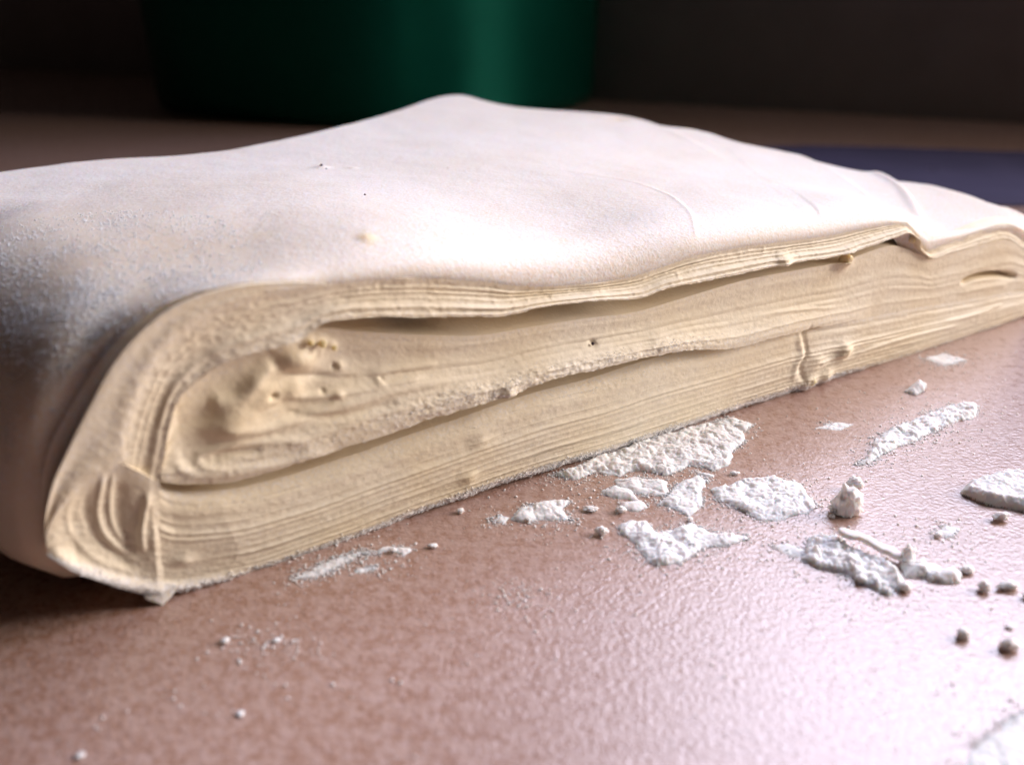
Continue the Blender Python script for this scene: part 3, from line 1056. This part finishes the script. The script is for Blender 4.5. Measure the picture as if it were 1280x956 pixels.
def flour_patch(name, poly, thick, seed, label, group=None, res=0.02, edge=0.10, slab=0.0, mat=M_FLOUR, cat='flour', tilt=None):
    p = np.array(poly, float)
    gx_, gy_ = ground(p[:, 0], p[:, 1])
    P_ = np.c_[gx_, gy_]
    c0 = P_.mean(0)
    if not slab:
        PATCH_EDGES.append((P_, thick))
    lo, hi = P_.min(0) - 0.15, P_.max(0) + 0.15
    xs, ys = np.arange(lo[0], hi[0], res), np.arange(lo[1], hi[1], res)
    X_, Y_ = np.meshgrid(xs, ys)
    x, y = X_.ravel(), Y_.ravel()
    d, _, _ = poly_dist(x, y, P_, closed=True)
    ins = np.zeros(x.shape, bool)
    j = len(P_) - 1
    for i in range(len(P_)):
        xi, yi = P_[i]
        xj, yj = P_[j]
        cr = ((yi > y) != (yj > y)) & (x < (xj - xi) * (y - yi) / (yj - yi + 1e-12) + xi)
        ins ^= cr
        j = i
    sd = np.where(ins, d, -d)
    sd = sd + 0.10 * fbm(x / 0.35, y / 0.35, seed=seed, octaves=4, gain=0.6) - 0.015
    if slab:
        hh = slab * np.sqrt(np.clip(sd / 0.13, 0, 1)) * (1 + 0.25 * fbm(x / 0.4, y / 0.4, seed=seed + 1))
    else:
        crack = np.abs(fbm(x / 0.28, y / 0.28, seed=seed + 2, octaves=3))
        hh = thick * np.sqrt(np.clip(sd / edge, 0, 1)) * (0.55 + 0.75 * np.clip(fbm(x / 0.22, y / 0.22, seed=seed + 1, octaves=4, gain=0.6) + 0.35, 0, 2))
        hh = hh * (0.45 + 0.55 * sstep(0.0, 0.12, crack)) * 0.6
    hh = hh + (0.012 * fbm(x / 0.09, y / 0.09, seed=seed + 4, octaves=3, gain=0.7) + 0.10 * thick * fbm(x / 0.04, y / 0.04, seed=seed + 3, octaves=2)) * sstep(0, 0.04, sd)
    hh = np.where(sd > 0, np.maximum(hh, 0.004), -0.004)
    shp = X_.shape
    HH = hh.reshape(shp)
    m = (sd > 0).reshape(shp)
    grow = m.copy()
    grow[1:] |= m[:-1]
    grow[:-1] |= m[1:]
    grow[:, 1:] |= m[:, :-1]
    grow[:, :-1] |= m[:, 1:]
    ok = grow[:-1, :-1] & grow[1:, :-1] & grow[:-1, 1:] & grow[1:, 1:]
    idx = np.arange(X_.size).reshape(shp)
    q = np.stack([idx[:-1, :-1], idx[:-1, 1:], idx[1:, 1:], idx[1:, :-1]], -1)[ok]
    used = np.unique(q)
    remap = np.full(X_.size, -1)
    remap[used] = np.arange(len(used))
    co_ = np.c_[x, y, HH.ravel()][used]
    if tilt:
        co_[:, 2] += np.maximum(0, (co_[:, 0] - c0[0]) * tilt[0] + (co_[:, 1] - c0[1]) * tilt[1] + tilt[2]) * (co_[:, 2] > 0)
    co_[:, 0] -= c0[0]
    co_[:, 1] -= c0[1]
    o = mesh_obj(name, co_, remap[q], mat)
    o.location = (c0[0] * CM, c0[1] * CM, 0)
    tag(o, label, cat, group)
    return o


def crumb(px, py, r, seed, label, group='crumbs on the counter', flat=0.6, mat=M_FLOUR, name='crumb', rough=0.75, cat='crumb', rot=0.0, z=None):
    x_, y_ = ground(px, py, 0.0)
    rr = np.array([r, r, r]) if np.isscalar(r) else np.array(r, float)
    v = lump_verts((0, 0, 0), rr, seed, rough, 1.8, flat)
    c, s = math.cos(rot), math.sin(rot)
    v = np.c_[v[:, 0] * c - v[:, 1] * s, v[:, 0] * s + v[:, 1] * c, v[:, 2]]
    v[:, 2] = np.maximum(v[:, 2] - v[:, 2].min() - (0.6 if flat >= 1.0 else 0.15) * rr[2], 0.0)
    o = mesh_obj(name, v, None, mat, tris=IF)
    o.location = (x_ * CM, y_ * CM, 0)
    tag(o, label, cat, group)
    return o


G1 = 'crumbly patches of flour on the counter'
flour_patch('flour_patch', [(690, 594), (730, 580), (765, 565), (810, 548), (860, 535), (905, 525), (928, 538), (932, 552), (915, 566), (912, 582), (890, 588),
                            (862, 582), (835, 594), (800, 588), (775, 596), (745, 590), (715, 600)], 0.16, 1,
            'largest flour patch, heaped against the lower edge of the dough', G1)
flour_patch('flour_patch', [(892, 530), (910, 521), (944, 531), (930, 538), (905, 537)], 0.13, 2,
            'small flour heap at the far tip of the largest patch, close to the dough', G1)
flour_patch('flour_patch', [(632, 650), (650, 634), (690, 624), (714, 626), (706, 636), (718, 653), (680, 650), (650, 655)], 0.11, 3,
            'flour patch like a flat wedge, leftmost of the large patches', G1)
flour_patch('flour_patch', [(610, 652), (625, 643), (642, 646), (632, 656)], 0.08, 4, 'small flour heap at the left point of the flat wedge', G1)
flour_patch('flour_patch', [(770, 600), (795, 596), (835, 602), (838, 620), (805, 620), (775, 612)], 0.11, 5,
            'flat flour patch right below the largest one', G1)
flour_patch('flour_patch', [(845, 606), (872, 594), (886, 600), (876, 618), (880, 634), (862, 646), (838, 634), (820, 630), (838, 620)], 0.11, 6,
            'ragged flour patch in the middle of the cluster', G1)
flour_patch('flour_patch', [(768, 656), (786, 650), (808, 652), (818, 668), (840, 664), (862, 654), (892, 664), (930, 668), (938, 674),
                            (905, 682), (878, 686), (850, 704), (820, 708), (800, 690), (785, 672)], 0.15, 7,
            'nearest large flour patch, with a long arm to the right', G1)
flour_patch('flour_patch', [(888, 612), (930, 600), (968, 596), (1000, 606), (1022, 632), (1010, 644), (975, 652), (945, 648), (915, 634), (895, 626)], 0.14, 8,
            'rounded flour patch right of the cluster', G1)
flour_patch('flour_patch', [(1068, 582), (1084, 568), (1096, 548), (1112, 534), (1140, 526), (1165, 514), (1195, 505), (1222, 506),
                            (1222, 522), (1195, 528), (1165, 540), (1140, 554), (1108, 566), (1088, 580)], 0.17, 9,
            'long narrow ridge of flour running away to the right', G1)
flour_patch('flour_patch', [(1012, 672), (1050, 670), (1060, 684), (1085, 694), (1108, 700), (1126, 716), (1128, 732), (1108, 742),
                            (1070, 726), (1050, 716), (1020, 710), (1004, 698)], 0.24, 11,
            'thick broken lump of flour, nearest of the thick lumps', G1, slab=0.0)
flour_patch('flour_patch', [(960, 680), (985, 678), (1010, 688), (1010, 698), (985, 694)], 0.04, 12, 'thin smear of flour left of the thick lump', G1)
flour_patch('flour_patch', [(1196, 618), (1212, 604), (1250, 594), (1300, 592), (1330, 610), (1320, 646), (1275, 640), (1235, 632)], 0.22, 13,
            'thick flour slab cut off by the right edge of the picture', G1, slab=0.20)
flour_patch('flour_patch', [(460, 694), (478, 682), (500, 683), (520, 687), (505, 694), (485, 690)], 0.07, 14, 'little string of flour below the dough edge', G1, res=0.02)
flour_patch('flour_patch', [(438, 716), (450, 709), (474, 706), (468, 713), (450, 717)], 0.05, 15, 'smallest streak of flour nearest to the dough corner', G1, res=0.02)
flour_patch('flour_patch', [(365, 725), (395, 706), (440, 690), (470, 684), (440, 702), (400, 722)], 0.035, 16, 'loose flour in the shade along the lower edge of the dough', G1, res=0.02)
flour_patch('flour_patch', [(1020, 535), (1045, 527), (1070, 530), (1050, 538)], 0.03, 17, 'faint flour streak between the dough and the long ridge', G1)
flour_patch('flour_patch', [(1150, 448), (1180, 442), (1210, 450), (1180, 458)], 0.04, 18, 'farthest flour streak, out of focus near the far end', G1)
flour_patch('flour_patch', [(1160, 668), (1180, 656), (1200, 660), (1190, 672)], 0.06, 19, 'small scatter of flour below the slab at the right edge', G1)
flour_patch('flour_patch', [(1190, 970), (1215, 935), (1250, 905), (1290, 885), (1330, 900), (1340, 980)], 0.05, 20,
            'thin blurred flour patch in the near right corner', G1, res=0.02)

G2 = 'flakes of dried flour'
flour_patch('flour_flake', [(1126, 706), (1160, 706), (1175, 714), (1165, 726), (1130, 722)], 0.1, 31, 'flat flake beside the thick lump', G2, slab=0.14, res=0.02, cat='flake')
flour_patch('flour_flake', [(1150, 716), (1190, 712), (1206, 720), (1196, 728), (1160, 730)], 0.1, 32, 'flake lying right of the flat flake by the thick lump', G2, slab=0.13, res=0.02, cat='flake')
flour_patch('flour_flake', [(752, 618), (768, 608), (790, 614), (798, 626), (775, 624)], 0.1, 33, 'small flake at the left of the flour cluster', G2, slab=0.07, res=0.02, cat='flake')
flour_patch('flour_flake', [(745, 614), (760, 608), (768, 614), (755, 620)], 0.1, 34, 'tiniest flake left of the flour cluster', G2, slab=0.05, res=0.02, cat='flake')
flour_patch('flour_flake', [(868, 588), (895, 594), (892, 600), (872, 594)], 0.1, 35, 'sliver under the right side of the largest patch', G2, slab=0.06, res=0.02, cat='flake')
flour_patch('flour_flake', [(774, 628), (800, 624), (815, 636), (790, 640), (776, 636)], 0.1, 36, 'flake above the nearest large patch', G2, slab=0.08, res=0.02, cat='flake')
flour_patch('flour_flake', [(1127, 490), (1145, 480), (1163, 488), (1145, 496)], 0.1, 37, 'dark tilted flake standing alone near the far end', G2, slab=0.10, res=0.02, cat='flake', tilt=(0.2, 0.3, 0.05))

# a thin stick of dough leaning over the thick lump
a_ = np.array([*ground(1052, 690), 0.24])
b_ = np.array([*ground(1132, 712), 0.10])
a_[1] += 0.25
b_[1] += 0.15
n_ = 30
tt_ = np.linspace(0, 1, n_)
ring_a = np.linspace(0, 2 * math.pi, 12, endpoint=False)
dirv = (b_ - a_) / np.linalg.norm(b_ - a_)
sidev = np.array([-dirv[1], dirv[0], 0])
sv = []
for k, t in enumerate(tt_):
    c_ = a_ * (1 - t) + b_ * t + sidev * (0.05 * math.sin(t * 3.1) + 0.02 * float(vnoise(t * 9, 4, seed=2))) + np.array([0, 0, 0.02 * float(vnoise(t * 7, 2, seed=5))])
    wdt = (0.10 + 0.02 * float(vnoise(t * 6, 1, seed=3))) * min(1, (t * (1 - t)) * 30 + 0.1)**0.5
    for q_ in ring_a:
        sv.append(c_ + sidev * wdt * math.copysign(abs(math.cos(q_))**0.6, math.cos(q_)) + np.array([0, 0, 1]) * 0.045 * math.copysign(abs(math.sin(q_))**0.6, math.sin(q_)))
sv = np.array(sv)
stick = mesh_obj('dough_strip', sv - np.array([a_[0], a_[1], 0]), grid_quads(n_, 12, wrap=True), M_DOUGH, None, {'flour': np.full(len(sv), 0.75)})
stick.location = (a_[0] * CM, a_[1] * CM, 0)
tag(stick, 'thin floury dough strip lying across the thick broken lump', 'dough scrap')

CR = [(1058, 641, (0.24, 0.16, 0.36), 'upright lump of flour standing between the ridge and the rounded patch', 1.0),
      (1066, 612, (0.16, 0.12, 0.16), 'small lump behind the upright lump of flour', 0.8),
      (1043, 640, (0.12, 0.09, 0.10), 'crumb at the left foot of the upright lump', 0.8),
      (1203, 797, (0.085, 0.085, 0.09), 'lone dark crumb near the lower right, the left one of two', 0.9),
      (1260, 811, (0.12, 0.09, 0.10), 'lone dark crumb near the lower right, the right one of two', 0.9),
      (1262, 785, (0.06, 0.04, 0.03), 'tiny flat crumb just behind the right dark crumb', 0.7),
      (1228, 738, (0.09, 0.08, 0.10), 'crumb right of the row of flakes', 0.8),
      (1258, 736, (0.17, 0.08, 0.09), 'elongated crumb near the right edge, level with the flakes', 0.7),
      (1285, 748, (0.08, 0.08, 0.08), 'crumb cut by the right edge below the elongated crumb', 0.7),
      (1250, 650, (0.14, 0.09, 0.10), 'crumb just in front of the slab at the right edge', 0.7),
      (1172, 671, (0.06, 0.05, 0.06), 'crumb in the small scatter below the slab', 0.7),
      (575, 641, (0.06, 0.05, 0.06), 'crumb beside the dough edge, left of the wedge of flour', 0.8),
      (541, 684, (0.07, 0.05, 0.05), 'crumb alone between the flour string and the wedge', 0.8),
      (752, 668, (0.11, 0.08, 0.09), 'crumb left of the nearest large patch', 0.8),
      (738, 638, (0.14, 0.07, 0.06), 'flat crumb right of the wedge of flour', 0.7),
      (660, 652, (0.04, 0.04, 0.05), 'tiny crumb at the near edge of the wedge', 0.8),
      (492, 690, (0.06, 0.05, 0.05), 'crumb in the string of flour below the dough edge', 0.8),
      (776, 640, (0.09, 0.07, 0.07), 'crumb between the small flakes', 0.8),
      (281, 803, (0.06, 0.05, 0.06), 'lone white crumb on the bare counter below the near corner', 0.7),
      (345, 801, (0.06, 0.05, 0.03), 'flat white speck right of the lone crumb below the near corner', 0.6),
      (300, 893, (0.05, 0.05, 0.03), 'blurred white speck low on the bare counter', 0.6),
      (100, 945, (0.06, 0.05, 0.03), 'blurred white speck at the lower left', 0.6),
      (865, 684, (0.06, 0.05, 0.06), 'crumb on the near rim of the nearest patch', 0.8),
      (862, 651, (0.05, 0.04, 0.05), 'crumb above the arm of the nearest patch', 0.8),
      (918, 593, (0.09, 0.05, 0.04), 'crumb between the largest patch and the rounded patch', 0.8),
      (1040, 647, (0.05, 0.04, 0.05), 'crumb in front of the upright lump', 0.8),
      (1075, 728, (0.09, 0.07, 0.08), 'crumb in front of the thick lump', 0.8),
      (1130, 737, (0.11, 0.08, 0.09), 'crumb at the near right foot of the thick lump', 0.8),
      (1133, 704, (0.11, 0.07, 0.22), 'pointed crumb standing at the end of the dough strip', 1.0),
      (1150, 706, (0.08, 0.06, 0.06), 'crumb behind the flat flake', 0.8),
      (1165, 711, (0.10, 0.05, 0.05), 'dark sliver behind the flakes', 0.8),
      (1208, 716, (0.10, 0.07, 0.08), 'crumb at the right end of the flakes', 0.8),
      (1280, 392, (0.30, 0.25, 0.35), 'pinkish lump at the far end of the dough, cut by the right edge', 0.9)]
for i, (px, py, r, lab, fl_) in enumerate(CR):
    crumb(px, py, r, 200 + i * 3, lab, flat=fl_)

# loose grains and dust over the counter
n = 130000
gx_ = rs.uniform(60, 1300, n)
gy_ = rs.uniform(400, 1000, n)
gx2, gy2 = ground(gx_, gy_)
dens = np.clip(fbm(gx2 / 1.2, gy2 / 1.2, seed=71, octaves=4) * 1.6 - 0.15, 0, 1) * 0.22
near = np.zeros(n)
for c_ in [(800, 600, 110, 60), (850, 680, 90, 30), (960, 625, 80, 40), (1140, 540, 90, 40), (1080, 700, 120, 40), (430, 705, 80, 18),
           (650, 745, 50, 25), (690, 650, 60, 20), (340, 805, 60, 20), (700, 600, 120, 16), (1180, 450, 50, 20)]:
    near = np.maximum(near, np.exp(-((gx_ - c_[0]) / c_[2])**2 - ((gy_ - c_[1]) / c_[3])**2))
inside_block = ((gx2 - N0[0]) * (-U[1]) + (gy2 - N0[1]) * U[0]) > -0.02
keep = (rs.rand(n) < dens * 0.2 + 0.45 * near**1.5) & ~inside_block
pts = np.c_[gx2, gy2, np.zeros(n)][keep][:30000]
halo = []
for P_, th_ in PATCH_EDGES:
    per = np.concatenate([P_, P_[:1]])
    L_ = np.concatenate([[0], np.cumsum(np.hypot(*np.diff(per, axis=0).T))])
    k_ = int(L_[-1] * 230)
    q_ = rs.uniform(0, L_[-1], k_)
    hx, hy = np.interp(q_, L_, per[:, 0]), np.interp(q_, L_, per[:, 1])
    m_ = vnoise(hx / 0.4, hy / 0.4, seed=12) > -0.25
    d1 = rs.normal(0, 1, (k_, 2)) * rs.exponential(0.09, (k_, 1))
    halo.append(np.c_[hx + d1[:, 0], hy + d1[:, 1], np.zeros(k_)][m_])
halo = np.concatenate(halo)
ok_ = ((halo[:, 0] - N0[0]) * (-U[1]) + (halo[:, 1] - N0[1]) * U[0]) < 0.02
pts = np.concatenate([pts, halo[ok_]])
sz = rs.uniform(0.005, 0.016, len(pts)) * rs.choice([1, 1, 1, 1.8], len(pts))
pts[:, 2] = sz * 0.4
d_ = grains('loose_flour', pts, sz, M_FLOUR)
tag(d_, 'loose grains of flour scattered over the counter', 'flour', kind='stuff')
# grains caught on the lips and lower edges of the folds


def crust(results, n, dens, size, mat, name='flour_crust'):
    P_ = np.concatenate([r[0].reshape(-1, 3) for r in results])
    T_ = np.concatenate([r[1].reshape(-1) + 0 * r[0][..., 0].reshape(-1) if r[1].shape == r[0].shape[:2] else np.broadcast_to(r[1], r[0].shape[:2]).reshape(-1) for r in results])
    Q_ = np.concatenate([np.broadcast_to(r[2][None], r[0].shape[:2]).reshape(-1) for r in results])
    k = rs.randint(0, len(P_), n)
    p = P_[k] + rs.uniform(-0.01, 0.01, (n, 3)) + np.array([0.006, -0.010, 0])
    clump = 0.5 + 1.1 * fbm(p[:, 0] / 0.35, p[:, 1] / 0.35, p[:, 2] / 0.12, seed=88, octaves=3)
    keep_ = rs.rand(n) < np.clip(dens(T_[k], Q_[k]) * clump, 0, 1)
    p = p[keep_]
    p[:, 2] = np.maximum(p[:, 2], 0.006)
    o_ = grains(name, p, rs.uniform(*size, len(p)), mat, block)
    o_['kind'] = 'stuff'


crust(F_BOT[-3:], 26000, lambda t, q: sstep(0.84, 0.98, t) * np.interp(q, [200, 260, 900, 960, 1290], [0.5, 1, 1, 0.4, 0.3]), (0.007, 0.018), M_FLOUR)
crust(F_MID[-3:], 20000, lambda t, q: sstep(0.68, 0.84, t) * np.interp(q, [200, 330, 400, 640, 720, 920, 940], [0.1, 0.3, 0.8, 0.6, 0.08, 0.05, 0]), (0.004, 0.011), M_FLOUR, 'dough_crumbs')
crust(F_TOP[-1:], 9000, lambda t, q: 0.7 * sstep(0.9, 1.0, t) * np.interp(q, [200, 1130, 1150], [1, 1, 0]), (0.003, 0.008), M_DOUGH, 'dough_crumbs')
crust(F_BOT[:2], 9000, lambda t, q: 0.5 * np.exp(-((q - 590) / 35)**2) + 0.06 * (q < 900), (0.003, 0.009), M_FLOUR)
crust(F_COR[-1:], 9000, lambda t, q: sstep(0.88, 1.0, t), (0.004, 0.010), M_FLOUR)

# added thin blue sheet standing in for a bluish sheen on the counter
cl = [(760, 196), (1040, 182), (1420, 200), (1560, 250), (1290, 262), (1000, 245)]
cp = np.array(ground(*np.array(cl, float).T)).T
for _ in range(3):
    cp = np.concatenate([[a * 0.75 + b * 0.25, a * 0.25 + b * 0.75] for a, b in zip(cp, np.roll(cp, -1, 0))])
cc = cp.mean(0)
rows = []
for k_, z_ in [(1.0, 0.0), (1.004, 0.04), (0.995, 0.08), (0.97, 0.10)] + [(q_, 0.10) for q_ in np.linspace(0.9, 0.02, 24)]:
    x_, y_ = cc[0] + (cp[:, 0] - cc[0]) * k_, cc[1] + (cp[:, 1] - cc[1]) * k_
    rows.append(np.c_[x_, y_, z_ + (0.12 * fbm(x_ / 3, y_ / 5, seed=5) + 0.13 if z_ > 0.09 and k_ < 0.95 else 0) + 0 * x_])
sheen_sheet = mesh_obj('sheen_sheet', local(np.concatenate(rows), cc), grid_quads(len(rows), len(cp), wrap=True), plain('blue_sheen', (0.06, 0.054, 0.115), 0.8, 0.2))
sheen_sheet.location = (cc[0] * CM, cc[1] * CM, 0)
tag(sheen_sheet, 'dim bluish sheen on the counter behind the far end of the dough, added as a thin sheet, out of focus', 'sheen_sheet')
